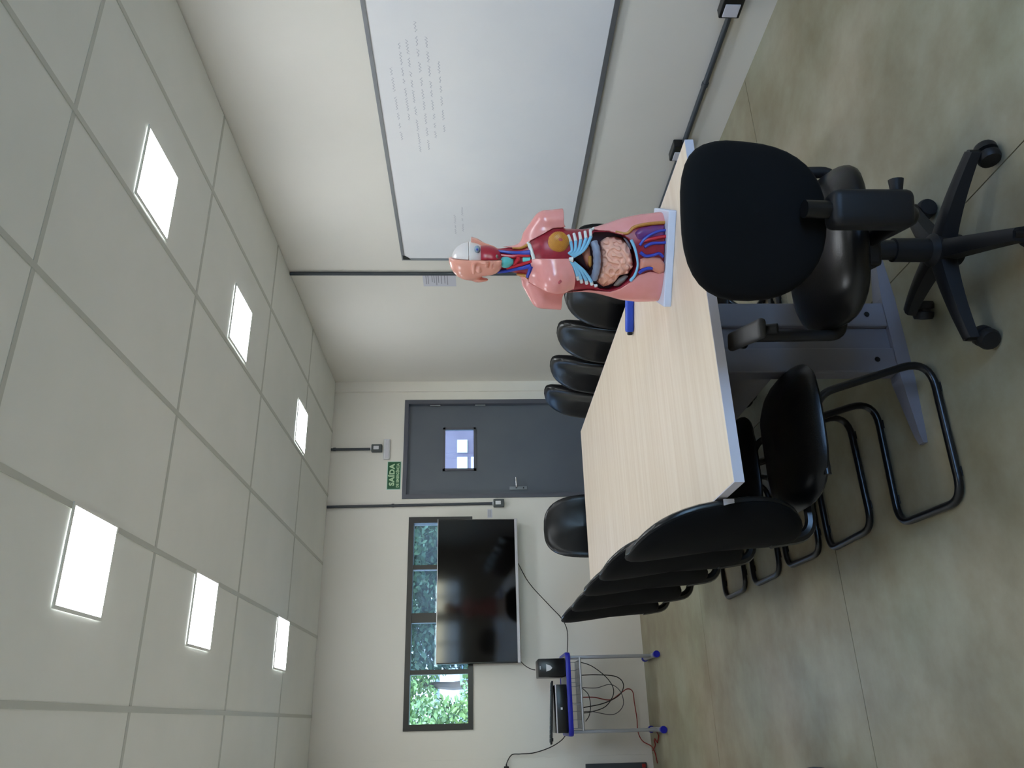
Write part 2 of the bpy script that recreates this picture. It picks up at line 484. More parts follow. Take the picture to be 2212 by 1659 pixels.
for (y0, y1, z) in ((4.45, 4.22, .80), (4.42, 4.2, .75)): scribble(y0 - 3.27, y1 - 3.27, z, .01)
wr.build('faint_writing', mat('faded_marker', (196, 198, 208), 0.5), wbd, fixn=False)['kind'] = 'stuff'

# ------------------------------------------------------------------ conduits and boxes
def conduit(label, pts, r=.0125, clips=()):
    t = thing('wall_conduit', label, 'conduit', pts[0])
    o = Vector(pts[0])
    MB().tube([Vector(p) - o for p in pts], r, 12).build('pipe', CONDUIT, t, True)
    for c in clips:
        c = Vector(c) - o; d = (Vector(pts[-1]) - Vector(pts[0])).normalized()
        MB().tube([c - d*.012, c + d*.012], r + .004, 12).build('coupling', CONDUIT, t, True)
    return t
conduit('black vertical pipe from ceiling down the right wall beside the whiteboard', [(XR - .016, 4.965, ZC - .001), (XR - .016, 4.965, 0.21)], .0135)
conduit('grey vertical pipe from the ceiling to the box above the door', [(2.40, YW - .0145, ZC - .001), (2.40, YW - .0145, 2.425)], .0125, [(2.40, YW - .0145, 2.77)])
conduit('long grey vertical pipe between the door and the dark window', [(1.845, YW - .0145, ZC - .001), (1.858, YW - .0145, 1.275)], .0125, [(1.851, YW - .0145, 2.2)])
conduit('grey horizontal pipe low along the right wall', [(XR - .016, -0.6, .208), (XR - .016, 4.945, .212)], .0145, [(XR - .016, 3.07, .21), (XR - .016, 4.3, .21)])

def wall_box(name, label, loc, w, h, d, face, plate, axis):
    """box on a wall; axis 'y' = far wall, 'x' = right wall; origin at centre on the wall"""
    t = thing(name, label, 'outlet', loc)
    if axis == 'y':
        MB().rbox(-w/2, w/2, -d, 0, -h/2, h/2, .006).build('housing', BOXGREY, t)
        MB().rbox(-w*.24, w*.24, -d - .004, -d + .004, -h*.25 + face, h*.25 + face, .003).build('plate', plate, t)
        MB().tube([(0, -d*.5, h/2 - .002), (0, -d*.5, h/2 + .008)], .018, 12).build('collar', WHITE, t, True)
    else:
        MB().rbox(-d, 0, -w/2, w/2, -h/2, h/2, .006).build('housing', BOXGREY if plate is not PAPER else BLACKMETAL, t)
        MB().rbox(-d - .004, -d + .004, -w*.12 + face, w*.42 + face, -h*.36, h*.36, .003).build('plate', plate, t)
    return t
wall_box('outlet_box', 'grey outlet box with white socket above the emergency light', (2.404, YW, 2.372), .072, .1, .045, .004, WHITE, 'y')
wall_box('switch_box', 'grey switch box between the door and the screen', (1.857, YW, 1.227), .072, .1, .045, .006, WHITE, 'y')
for y, l in ((2.555, 'dark outlet box low on the right wall at the picture edge'), (3.575, 'dark outlet box low on the right wall just beyond the table corner')):
    wall_box('outlet_box', l, (XR, y, .225), .13, .10, .055, 0.0, PAPER, 'x')

em = thing('emergency_light', 'small white emergency light bar above the door', 'light', (2.395, YW, 2.278))
MB().rbox(-.1, .1, -.035, 0, -.03, .03, .008).build('housing', WHITE, em)
MB().rbox(-.09, .09, -.038, -.03, -.022, .012, .004).build('lens', PAPER, em)

# ------------------------------------------------------------------ signs and papers
def text_mesh(name, body, size, m, parent, loc, rot, sx=1.0, ext=.0006, bold=0.0):
    cu = bpy.data.curves.new(name, 'FONT'); cu.body = body; cu.size = size; cu.extrude = ext
    cu.align_x = 'CENTER'; cu.align_y = 'CENTER'; cu.offset = bold; cu.space_character = 1.1
    o = bpy.data.objects.new(name, cu); COL.objects.link(o)
    dg = bpy.context.evaluated_depsgraph_get()
    me = bpy.data.meshes.new_from_object(o.evaluated_get(dg))
    bpy.data.objects.remove(o); bpy.data.curves.remove(cu)
    me.materials.clear(); me.materials.append(m)
    ob = bpy.data.objects.new(name, me); COL.objects.link(ob)
    ob.parent = parent; ob.location = loc; ob.rotation_euler = rot; ob.scale = (sx, 1, 1)
    return ob
sg = thing('exit_sign', 'green sign reading SAÍDA DE EMERGÊNCIA above the door', 'sign', (2.142, YW, 2.142))
MB().box(-.136, .136, -.003, 0, -.003, .125).build('sign_border', SIGNEDGE, sg)
MB().box(-.131, .131, -.0042, -.003, .002, .12).build('sign_plate', SIGNGREEN, sg)
text_mesh('lettering', 'SAÍDA', .064, SIGNTEXT, sg, (.005, -.0046, .078), (PI/2, 0, 0), 1.10, bold=.0026)
text_mesh('lettering', 'DE EMERGÊNCIA', .036, SIGNTEXT, sg, (0, -.0046, .025), (PI/2, 0, 0), .80, bold=.0012)

nt_ = thing('paper_notice', 'white printed paper notice taped to the right wall beside the pipe', 'notice', (XR, 5.085, 1.58))
MB().box(-.0015, 0, -.085, .085, 0, .25).build('sheet', PAPER, nt_)
lines = MB()
for z in (.225, .21, .18, .165, .148, .132, .11, .085, .065):
    lines.box(-.0022, -.0014, -.07, rw.uniform(.02, .07), z - .003, z + .003)
lines.build('printed_lines', INK, nt_)
lb = thing('paper_label', 'small white printed label on the wall beside the switch box', 'label', (1.768, YW, 1.288))
MB().box(-.04, .04, -.0015, 0, 0, .044).build('sheet', PAPER, lb)
lines = MB()
for z in (.012, .02, .028, .035): lines.box(-.032, .03, -.0022, -.0014, z - .0015, z + .0015)
lines.build('printed_lines', INK, lb)

# ------------------------------------------------------------------ television
tv = thing('television', 'large black flat television mounted in front of the dark window', 'television', (1.072, YW - .12, 1.43))
tv.rotation_euler = (math.radians(2.4), 0, 0)
MB().rbox(-.615, .615, 0, .045, -.345, .353, .006).build('housing', TVBODY, tv)
MB().box(-.605, .605, -.003, .001, -.335, .346).build('screen', SCREEN, tv)
MB().rbox(-.617, .617, -.012, .035, -.362, -.337, .004).build('bottom_bezel', TVSILVER, tv)
MB().box(-.615, .615, -.004, .004, .3475, .3525).build('top_edge', TVSILVER, tv)
MB().box(-.2, .2, .045, .085, -.12, .12).build('wall_bracket', BLACKMETAL, tv)

# ------------------------------------------------------------------ table
tb = thing('meeting_table', 'long meeting table with pale maple top and grey edge', 'table', (1.154, 3.356, 0))
HX, HY = .581, 1.386
MB().box(-HX + .003, HX - .003, -HY + .003, HY - .003, .7215, .75).build('tabletop', WOOD, tb)
eb = MB(); e = .003
eb.box(-HX, HX, -HY, -HY + e, .7215, .7495).box(-HX, HX, HY - e, HY, .7215, .7495).box(-HX, -HX + e, -HY + e, HY - e, .7215, .7495).box(HX - e, HX, -HY + e, HY - e, .7215, .7495)
eb.build('edge_band', EDGE, tb)
for s_ in (-1, 1):
    yc = s_ * (HY - .315)
    ft = MB(); vs = []; fs = []
    for x_, w_, h_ in ((-.37, .014, .014), (-.34, .018, .022), (-.15, .034, .045), (.15, .034, .045), (.34, .018, .022), (.37, .014, .014)):
        vs += [(x_, yc - w_, 0), (x_, yc + w_, 0), (x_, yc + w_*.9, h_), (x_, yc - w_*.9, h_)]
    for i in range(5):
        for j in range(4):
            l = (j + 1) % 4; fs.append((i*4+j, i*4+l, (i+1)*4+l, (i+1)*4+j))
    fs += [(0, 1, 2, 3), (23, 22, 21, 20)]
    ft.add(vs, fs).build('foot', LEGGREY, tb)
    cl = MB().rbox(-.13, -.04, yc - .03, yc + .03, .044, .70, .006).rbox(.04, .13, yc - .03, yc + .03, .044, .70, .006).box(-.04, .04, yc - .012, yc + .012, .044, .70)
    cl.build('leg_column', LEGGREY, tb)
    MB().box(-.33, .33, yc - .03, yc + .03, .70, .7215).build('top_bracket', LEGGREY, tb)
    for q in (-.085, .085):
        MB().lathe([(.009, yc - s_*0 - .032), (.009, yc - .0295)], 10, (q, 0, .11), 'y').build('bolt', BLACKMETAL, tb)
MB().box(-.009, .009, -HY + .36, HY - .36, .34, .70).build('modesty_panel', LEGGREY, tb)

# ------------------------------------------------------------------ sled-base chairs
def make_chair():
    t = thing('visitor_chair', 'x', 'chair')
    hw = .182; r = .0125
    path = []
    for s_ in (1, -1):
        leg = [(s_*hw, -.16, .405), (s_*hw, .09, .405), (s_*hw, .21, .0135), (s_*hw, -.24, .0135)]
        path += leg if s_ == 1 else leg[::-1]
    rr = [0, .07, .10, .07, .07, .10, .07, 0]
    MB().tube(fillet(path, rr, 8), r, 12).build('sled_frame', BLACKMETAL, t, True)
    for s_ in (1, -1):
        MB().rbox(s_*hw - .009, s_*hw + .009, -.17, -.14, 0, .004, .001).build('glide', PLASTIC, t)
        MB().rbox(s_*hw - .009, s_*hw + .009, .10, .13, 0, .004, .001).build('glide', PLASTIC, t)
    MB().tube([(-hw, -.1, .405), (hw, -.1, .405)], .011, 10).build('cross_bar', BLACKMETAL, t, True)
    seat = cushion(.43, .46, .085, 3.2, .5, lambda X, Z: -.5 * X * X + (-.35 * max(0, Z - .12) * .5), taper=-.04)
    # cushion front (+Y) becomes up, its Z becomes forward
    mx = Matrix.Translation((0, .0, .435)) @ Matrix(((1, 0, 0, 0), (0, 0, 1, 0), (0, 1, 0, 0), (0, 0, 0, 1)))
    xform(seat, mx).build('seat', VINYL, t, True)
    back = cushion(.42, .52, .085, 2.9, .42, lambda X, Z: 1.6 * X * X + .012 * math.cos((Z + .06) * 6.5), taper=.07, back=.5)
    mx = Matrix.Translation((0, -.315, .722)) @ Matrix.Rotation(math.radians(4), 4, 'X')
    xform(back, mx).build('backrest', VINYL, t, True)
    shell = cushion(.424, .524, .05, 2.9, .1, lambda X, Z: 1.6 * X * X + .012 * math.cos((Z + .06) * 6.5), taper=.07, back=.62)
    mx = Matrix.Translation((0, -.329, .722)) @ Matrix.Rotation(math.radians(4), 4, 'X')
    xform(shell, mx).build('back_shell', SHELL, t, True)
    sp = MB().tube(fillet([(0, -.02, .398), (0, -.305, .398), (0, -.325, .54)], .06, 6), .018, 8)
    sp.build('back_spine', BLACKMETAL, t, True)
    return t
ch0 = make_chair(); first = [True]
def place_chair(x, y, rz, label, group):
    if first[0]: o = ch0; first[0] = False
    else: o = copy_tree(ch0)
    o.location = (x, y, 0); o.rotation_euler = (0, 0, rz); o['label'] = label; o['group'] = group
    return o
G1 = 'black sled-base chairs along the near side of the table'; G2 = 'black sled-base chairs along the whiteboard side of the table'
ORD = ['nearest', 'second', 'third', 'fourth', 'farthest']
LEFT = [(.81, 2.325, -92), (.845, 2.885, -89), (.855, 3.335, -91), (.85, 3.80, -90), (.855, 4.30, -90)]
for k, (x, y, a) in enumerate(LEFT):
    o = place_chair(x, y, math.radians(a), ('black vinyl chair with white sticker, nearest of the row opposite the whiteboard' if k == 0 else 'black vinyl sled-base chair, %s of the row opposite the whiteboard' % ORD[k]), G1)
    if k == 0: near_left = o
RIGHTC = [(1.65, 2.93, 90), (1.65, 3.375, 91), (1.645, 3.80, 89), (1.645, 4.235, 90), (1.65, 4.68, 90)]
for k, (x, y, a) in enumerate(RIGHTC):
    place_chair(x, y, math.radians(a), ('black vinyl chair half hidden behind the anatomical torso' if k == 0 else 'black vinyl chair, %s of the row on the whiteboard side' % ORD[k]), G2)
place_chair(1.185, 4.80, math.radians(180), 'black vinyl chair with bluish sheen at the far end of the table', 'black sled-base chair at the table head')
st = MB().box(-.009, .009, -.0008, .0008, -.016, .016)
stk = st.build('sticker', PAPER, near_left); stk['label'] = 'small white sticker on the backrest edge'
stk.location = (.2105, -.244, .72); stk.rotation_euler = (math.radians(4), 0, math.radians(80))

# ------------------------------------------------------------------ swivel chair
sw = thing('swivel_chair', 'black swivel office chair with armrests and castors at the near table end', 'chair', (1.205, 1.815, 0), math.radians(72 - 90))
A0 = 29 - (72 - 90)
for k in range(5):
    a = math.radians(A0 + 72 * k); ca, sa = math.cos(a), math.sin(a)
    arm = MB(); n = 8; vs = []; fs = []
    for i in range(n + 1):
        t_ = i / n; rr = .02 + .25 * t_; zt = .135 - .045 * t_ ** 1.6; hh = .05 - .02 * t_; wv = .032 - .012 * t_
        for (p, q) in ((-wv, zt - hh), (-wv*.8, zt - .006), (-wv*.4, zt), (wv*.4, zt), (wv*.8, zt - .006), (wv, zt - hh)):
            vs.append((rr*ca - p*sa, rr*sa + p*ca, q))
    for i in range(n):
        for j in range(6):
            l = (j + 1) % 6
            fs.append((i*6+j, i*6+l, (i+1)*6+l, (i+1)*6+j))
    fs += [tuple(range(6)), tuple(n*6 + j for j in range(5, -1, -1))]
    arm.add(vs, fs).build('base_arm', PLASTIC, sw, True)
    cs = MB(); cx, cy = .265*ca, .265*sa
    th = a + .9; ux, uy = math.cos(th), math.sin(th)
    cas = MB().lathe([(.004, -.03), (.026, -.028), (.03, -.02), (.03, -.006), (.02, -.003), (.02, .003), (.03, .006), (.03, .02), (.026, .028), (.004, .03)], 18, axis='x')
    xform(cas, Matrix.Translation((cx, cy, .03)) @ Matrix.Rotation(th, 4, 'Z'))
    c_ = cas.build('caster', PLASTIC, sw, True)
    MB().tube([(cx, cy, .045), (cx, cy, .085)], .011, 10).build('stem', BLACKMETAL, c_, True)
MB().lathe([(.045, .06), (.05, .09), (.048, .135), (.034, .15), (.034, .25), (.028, .252), (.028, .345)], 20).build('gas_column', PLASTIC, sw, True)
MB().rbox(-.075, .075, -.12, .10, .345, .39, .01).build('seat_mechanism', PLASTIC, sw)
MB().tube([(.06, .03, .365), (.20, .03, .358), (.225, .03, .35)], [.007, .007, .012], 10).build('height_lever', PLASTIC, sw, True)
seat = cushion(.45, .46, .10, 3.0, .42, lambda X, Z: -.4*X*X - (.25 * max(0, Z - .12)), taper=-.03, back=.5)
xform(seat, Matrix.Translation((0, .02, .455)) @ Matrix(((1, 0, 0, 0), (0, 0, 1, 0), (0, 1, 0, 0), (0, 0, 0, 1)))).build('seat', VINYL, sw, True)
back = cushion(.405, .375, .09, 2.55, .45, lambda X, Z: .9*X*X + .015*math.cos(Z*7), taper=-.04, back=.45)
xform(back, Matrix.Translation((.0, -.305, .765)) @ Matrix.Rotation(math.radians(7), 4, 'X')).build('backrest', FABRIC, sw, True)
MB().tube(fillet([(0, -.06, .375), (0, -.335, .365), (0, -.355, .66)], .07, 8), .022, 10).build('back_bar', BLACKMETAL, sw, True)
MB().rbox(-.045, .045, -.385, -.315, .40, .60, .02, 3).build('bar_cover', PLASTIC, sw, True)
MB().tube([(.03, -.35, .43), (.075, -.35, .43)], [.012, .018], 12).build('tilt_knob', PLASTIC, sw, True)
for s_ in (-1, 1):
    ar = MB().tube(fillet([(s_*.16, .03, .395), (s_*.24, .03, .395), (s_*.24, .05, .655)], .05, 6), .017, 10)
    ar.tube(fillet([(s_*.24, -.09, .63), (s_*.24, -.07, .66), (s_*.24, .15, .66), (s_*.24, .20, .62)], .04, 5), .014, 10)
    ao = ar.build('armrest', PLASTIC, sw, True)
    pd = MB().rbox(s_*.24 - .028, s_*.24 + .028, -.10, .16, .662, .686, .011, 3)
    pd.build('arm_pad', mat('arm_pad', (52, 52, 54), .5), ao, True)

# ------------------------------------------------------------------ small blue item on the table
bp = thing('blue_marker_holder', 'bright blue plastic stick with black end lying on the table behind the torso', 'stationery', (1.62, 2.93, .75), math.radians(154))
MB().rbox(-.10, .085, -.021, .021, 0, .034, .01, 3).build('body', BLUEPEN, bp, True)
MB().rbox(.083, .098, -.012, .012, .004, .026, .005, 2).build('tip', PLASTIC, bp, True)

# ------------------------------------------------------------------ desk with the computer
dk = thing('student_desk', 'small school desk with grey top, blue rim and steel legs under the screen', 'desk', (.19, 6.60, 0))
MB().rbox(-.285, .285, -.235, .235, .722, .742, .004).build('desktop', mat('desk_grey', (176, 178, 176), .5), dk)
rim = fillet([(-.297, -.245, .73), (.297, -.245, .73), (.297, .245, .73), (-.297, .245, .73)], .05, 6, True)
rm = MB(); vs = []; fs = []; n = len(rim)
for p in rim:
    d = Vector((p.x, p.y, 0)); c = Vector((math.copysign(max(abs(p.x) - .05, 0), p.x), math.copysign(max(abs(p.y) - .05, 0), p.y), 0))
    o = (d - c).normalized()
    for (ou, z) in ((-.022, .712), (.004, .712), (.008, .72), (.008, .74), (.004, .748), (-.022, .748)):
        q = d + o * ou; vs.append((q.x, q.y, z))
for i in range(n):
    for j in range(6):
        l = (j + 1) % 6; i2 = (i + 1) % n
        fs.append((i*6+j, i*6+l, i2*6+l, i2*6+j))
rm.add(vs, fs).build('blue_rim', BLUE, dk, True)
for s_ in (-1, 1):
    x = s_*.272
    MB().rbox(x - .013, x + .013, -.10, -.045, .04, .712, .01, 2).build('leg_column', SILVER, dk, True)
    MB().tube([(x, -.235, .026), (x, .235, .026)], .019, 12).build('foot_bar', SILVER, dk, True)
    for y, ln in ((-.245, .035), (.245, -.035)):
        MB().tube([(x, y, .027), (x, y + ln, .027)], .0265, 12).build('foot_cap', BLUE, dk, True)
bk = MB()
for y in np.linspace(-.2, .16, 7): bk.tube([(-.25, y, .628), (.25, y, .628)], .0028, 6)
for x in np.linspace(-.25, .25, 9): bk.tube(fillet([(x, -.2, .628), (x, .16, .628), (x, .16, .70)], .01, 2), .0028, 6)
for x in (-.25, -.08, .08, .25): bk.tube([(x, -.2, .628), (x, -.2, .714)], .0028, 6)
bk.build('wire_basket', SILVER, dk, True)
MB().tube([(-.262, -.2, .632), (.262, -.2, .632)], .009, 8).build('basket_rail', SILVER, dk, True)

up = thing('power_backup_unit', 'black upright power unit with white arrow mark on the desk', 'electronics', (.382, 6.50, .748))
MB().rbox(-.068, .068, -.10, .16, 0, .213, .008, 2).build('case', TVBODY, up, True)
MB().prism([(-.028, .150), (.026, .150), (.016, .118), (-.002, .102), (-.018, .118)], -.102, -.0995, 'y').build('white_mark', WHITE, up)
MB().rbox(-.013, .013, -.103, -.099, .192, .20, .002).build('button', SILVER, up)
pc = thing('computer_case', 'black desktop computer lying flat on the desk with silver stripe', 'computer', (.085, 6.56, .748))
MB().rbox(-.172, .172, -.175, .2, 0.0, .088, .006, 2).build('case', TVBODY, pc, True)
MB().rbox(-.172, .172, -.179, -.170, .080, .09, .002).build('silver_stripe', TVSILVER, pc)
MB().box(-.008, .008, -.1765, -.174, .038, .052).build('badge', WHITE, pc)
kb = thing('keyboard', 'black keyboard lying on top of the desktop computer', 'keyboard', (.058, 6.50, .839), 0)
kb.rotation_euler = (math.radians(-4), math.radians(3.5), math.radians(3))
MB().rbox(-.225, .225, -.075, .075, .014, .030, .005, 2).build('body', PLASTIC, kb, True)
for r_ in range(4):
    for c in range(14):
        x = -.20 + c * .0308
        MB().box(x - .0125, x + .0125, -.055 + r_*.028 - .011, -.055 + r_*.028 + .011, .030, .036).build('key', TVBODY, kb)
for x in (-.19, .19): MB().box(x - .012, x + .012, .04, .06, .006, .014).build('foot', PLASTIC, kb)

# cables
def cable(name, label, pts, r, m, n=8):
    o = MB().tube(spline(pts, n), r, 6).build(name, m, None, True)
    return tag(o, label, 'cable')
cable('television_cable', 'thin black cable curving from the television down to the desk along the wall',
      [(1.30, 6.93, 1.07), (1.12, 6.95, .97), (.93, 6.965, .80), (.82, 6.97, .70), (.72, 6.97, .655), (.58, 6.95, .66), (.50, 6.87, .68)], .004, RUBBER)
cable('signal_cable', 'thin black cable between the television corner and the power unit', [(.47, 6.92, 1.07), (.43, 6.90, 1.03), (.40, 6.82, .99), (.385, 6.70, .964)], .0035, RUBBER)
cable('plug_cable', 'black cable rising from the desk to the plug at the left edge', [(-.10, 6.82, .72), (-.15, 6.9, .76), (-.20, 6.96, .85), (-.235, 6.965, .98), (-.24, 6.965, 1.09), (-.245, 6.965, 1.16), (-.30, 6.965, 1.20), (-.336, 6.96, 1.205)], .004, RUBBER)
cable('loop_cable', 'widest loop of black cable hanging under the desk', [(.44, 6.62, .63), (.40, 6.66, .50), (.30, 6.70, .37), (.20, 6.71, .33), (.10, 6.7, .40), (.06, 6.68, .52), (.05, 6.64, .615)], .0035, RUBBER)
cable('loop_cable', 'lowest black cable sagging below the desk basket', [(.33, 6.6, .615), (.335, 6.66, .47), (.32, 6.72, .30), (.26, 6.74, .24), (.18, 6.74, .28), (.12, 6.7, .42), (.09, 6.66, .6)], .004, RUBBER)
cable('loop_cable', 'grey cable making an angular loop beneath the desk', [(.24, 6.6, .615), (.235, 6.66, .48), (.26, 6.7, .35), (.20, 6.72, .27), (.10, 6.72, .26), (.035, 6.7, .35), (.06, 6.66, .52), (.06, 6.62, .6)], .003, mat('grey_cable', (70, 70, 74), .5))
cable('loop_cable', 'short black cable arching below the basket', [(.23, 6.5, .61), (.18, 6.5, .565), (.10, 6.5, .555), (.03, 6.5, .57), (-.01, 6.5, .60)], .0035, RUBBER)
cable('red_cable', 'red cable dropping from the desk and trailing to the floor along the wall', [(.165, 6.55, .615), (.165, 6.65, .50), (.145, 6.75, .36), (.19, 6.85, .26), (.23, 6.92, .18), (.21, 6.95, .13), (.12, 6.96, .12), (.0, 6.96, .11), (-.10, 6.96, .11), (-.17, 6.95, .08), (-.21, 6.9, .02), (-.26, 6.85, .006), (-.33, 6.8, .006)], .0042, REDCABLE)
cable('red_cable', 'tangled red cord on the floor beside the desk foot', [(-.10, 6.72, .006), (-.13, 6.66, .006), (-.17, 6.70, .012), (-.15, 6.75, .02), (-.18, 6.72, .006), (-.16, 6.80, .014), (-.20, 6.82, .006), (-.24, 6.87, .018)], .0045, REDCABLE)
pl = thing('power_plug', 'black plug at the end of the desk cable on the left edge', 'plug', (-.345, YW - .018, 1.205))
MB().rbox(-.018, .018, -.035, 0, -.02, .02, .005).build('plug_body', PLASTIC, pl)
MB().tube([(.012, -.03, 0), (.035, -.03, .0)], [.009, .005], 8).build('strain_relief', RUBBER, pl, True)
pp = thing('wall_duct', 'dark grey cable duct low at the corner beside the desk', 'duct', (-.352, YW - .018, .0))
MB().rbox(-.024, .024, -.03, 0, .06, .56, .005).build('duct', CONDUIT, pp)
MB().rbox(-.014, .014, -.034, -.028, .07, .10, .003).build('red_clip', REDCABLE, pp)

# grey bag just entering the picture on the floor at the left
bg = thing('grey_bag', 'edge of a grey fabric bag lying on the floor at the picture border', 'bag', (-.30, 3.48, 0))
bm_ = cushion(.20, .34, .12, 2.6, .5, lambda X, Z: 0, back=.5)
xform(bm_, Matrix.Translation((0, 0, .061)) @ Matrix(((1, 0, 0, 0), (0, 0, 1, 0), (0, 1, 0, 0), (0, 0, 0, 1)))).build('bag_body', mat('grey_fabric', (84, 94, 104), .9, var=(66, 76, 84), vscale=30), bg, True)
MB().tube(fillet([(.05, -.1, .10), (.07, -.05, .14), (.07, .05, .14), (.05, .1, .10)], .04, 5), .008, 8).build('handle', PLASTIC, bg, True)

# ------------------------------------------------------------------ anatomical torso (organic shapes as isosurfaces)
def nets(F, o, h):
    """surface of F<0 as quads (surface nets)"""
    S = F < 0
    nx, ny, nz = F.shape
    cnt = np.zeros((nx-1, ny-1, nz-1), np.int8)
    cor = [(i, j, k) for i in (0, 1) for j in (0, 1) for k in (0, 1)]
    for (i, j, k) in cor: cnt += S[i:nx-1+i, j:ny-1+j, k:nz-1+k]
    mixed = (cnt > 0) & (cnt < 8)
    idx = np.argwhere(mixed); N = len(idx)
    ids = np.full(mixed.shape, -1, np.int64); ids[mixed] = np.arange(N)
    acc = np.zeros((N, 3)); num = np.zeros(N)
    for a in cor:
        for ax in range(3):
            if a[ax]: continue
            b = list(a); b[ax] = 1
            fa = F[idx[:, 0]+a[0], idx[:, 1]+a[1], idx[:, 2]+a[2]]; fb = F[idx[:, 0]+b[0], idx[:, 1]+b[1], idx[:, 2]+b[2]]
            m = (fa < 0) != (fb < 0)
            t = np.where(m, fa / np.where(m, fa - fb, 1), 0)
            pos = np.array(a, float)[None, :].repeat(N, 0); pos[:, ax] += t
            acc[m] += pos[m]; num[m] += 1
    V = (idx + acc / num[:, None]) * h + np.array(o)
    Q = []
    for ax in range(3):
        A = [slice(None)]*3; B = [slice(None)]*3
        A[ax] = slice(0, -1); B[ax] = slice(1, None)
        ch = S[tuple(A)] != S[tuple(B)]
        e = np.argwhere(ch); u, v = (ax+1) % 3, (ax+2) % 3
        dims = [nx, ny, nz]
        ok = (e[:, u] > 0) & (e[:, u] < dims[u]-1) & (e[:, v] > 0) & (e[:, v] < dims[v]-1)
        e = e[ok]
        if not len(e): continue
        def cid(du, dv):
            c = e.copy(); c[:, u] += du; c[:, v] += dv
            return ids[c[:, 0], c[:, 1], c[:, 2]]
        q = np.stack([cid(-1, -1), cid(0, -1), cid(0, 0), cid(-1, 0)], 1)
        inside = S[e[:, 0], e[:, 1], e[:, 2]]
        q[~inside] = q[~inside][:, ::-1]
        Q.append(q)
    return V, np.concatenate(Q)

class Grid:
    def __init__(s, lo, hi, h):
        s.h = h; s.o = np.array(lo, float)
        n = [int(math.ceil((b-a)/h)) + 1 for a, b in zip(lo, hi)]
        s.X = (lo[0] + np.arange(n[0])*h)[:, None, None]; s.Y = (lo[1] + np.arange(n[1])*h)[None, :, None]; s.Z = (lo[2] + np.arange(n[2])*h)[None, None, :]
        s.n = n
    def mesh(s, F, name, m, parent, label=None):
        F = np.broadcast_to(F, s.n).astype(np.float32).copy()
        F[0] = F[-1] = 1; F[:, 0] = F[:, -1] = 1; F[:, :, 0] = F[:, :, -1] = 1
        V, Q = nets(F, s.o, s.h)
        me = bpy.data.meshes.new(name)
        me.from_pydata(V.tolist(), [], Q.tolist()); me.materials.append(m)
        me.polygons.foreach_set('use_smooth', [True]*len(me.polygons))
        o = bpy.data.objects.new(name, me); COL.objects.link(o); o.parent = parent
        if label: o['label'] = label
        return o

def smin(a, b, k):
    h_ = np.clip(0.5 + 0.5*(b - a)/k, 0, 1)
    return b*(1-h_) + a*h_ - k*h_*(1-h_)
def smax(a, b, k): return -smin(-a, -b, k)
def ell(g, c, r):
    q = np.sqrt(((g.X-c[0])/r[0])**2 + ((g.Y-c[1])/r[1])**2 + ((g.Z-c[2])/r[2])**2)
    return (q - 1)*min(r)
def cap(g, a, b, ra, rb):
    a = np.array(a, float); b = np.array(b, float); d = b - a; L = d @ d
    t = np.clip(((g.X-a[0])*d[0] + (g.Y-a[1])*d[1] + (g.Z-a[2])*d[2])/L, 0, 1)
    return np.sqrt((g.X-a[0]-t*d[0])**2 + (g.Y-a[1]-t*d[1])**2 + (g.Z-a[2]-t*d[2])**2) - (ra + t*(rb-ra))
def poly(g, pts):
    """signed distance to a polygon in the XZ plane"""
    X = g.X[:, :, 0]; Z = g.Z[0, :, :]
    X = X.reshape(-1, 1); Z = Z.reshape(1, -1)
    D = np.full((X.shape[0], Z.shape[1]), 1e9); ins = np.zeros(D.shape, bool)
    n = len(pts)
    for i in range(n):
        ax, az = pts[i]; bx, bz = pts[(i+1) % n]
        ex, ez = bx-ax, bz-az; L = ex*ex + ez*ez + 1e-12
        t = np.clip(((X-ax)*ex + (Z-az)*ez)/L, 0, 1)
        D = np.minimum(D, (X-ax-t*ex)**2 + (Z-az-t*ez)**2)
        c = ((az > Z) != (bz > Z)) & (X < (bx-ax)*(Z-az)/(bz-az if abs(bz-az) > 1e-12 else 1e-12) + ax)
        ins ^= c
    D = np.sqrt(D); D[ins] *= -1
    return D[:, None, :]
def P(zx, zy): return ((534-zy)*.0004214, .6916 + (329-zx)*.0004214)
def PP(*pts): return [P(*q) for q in pts]

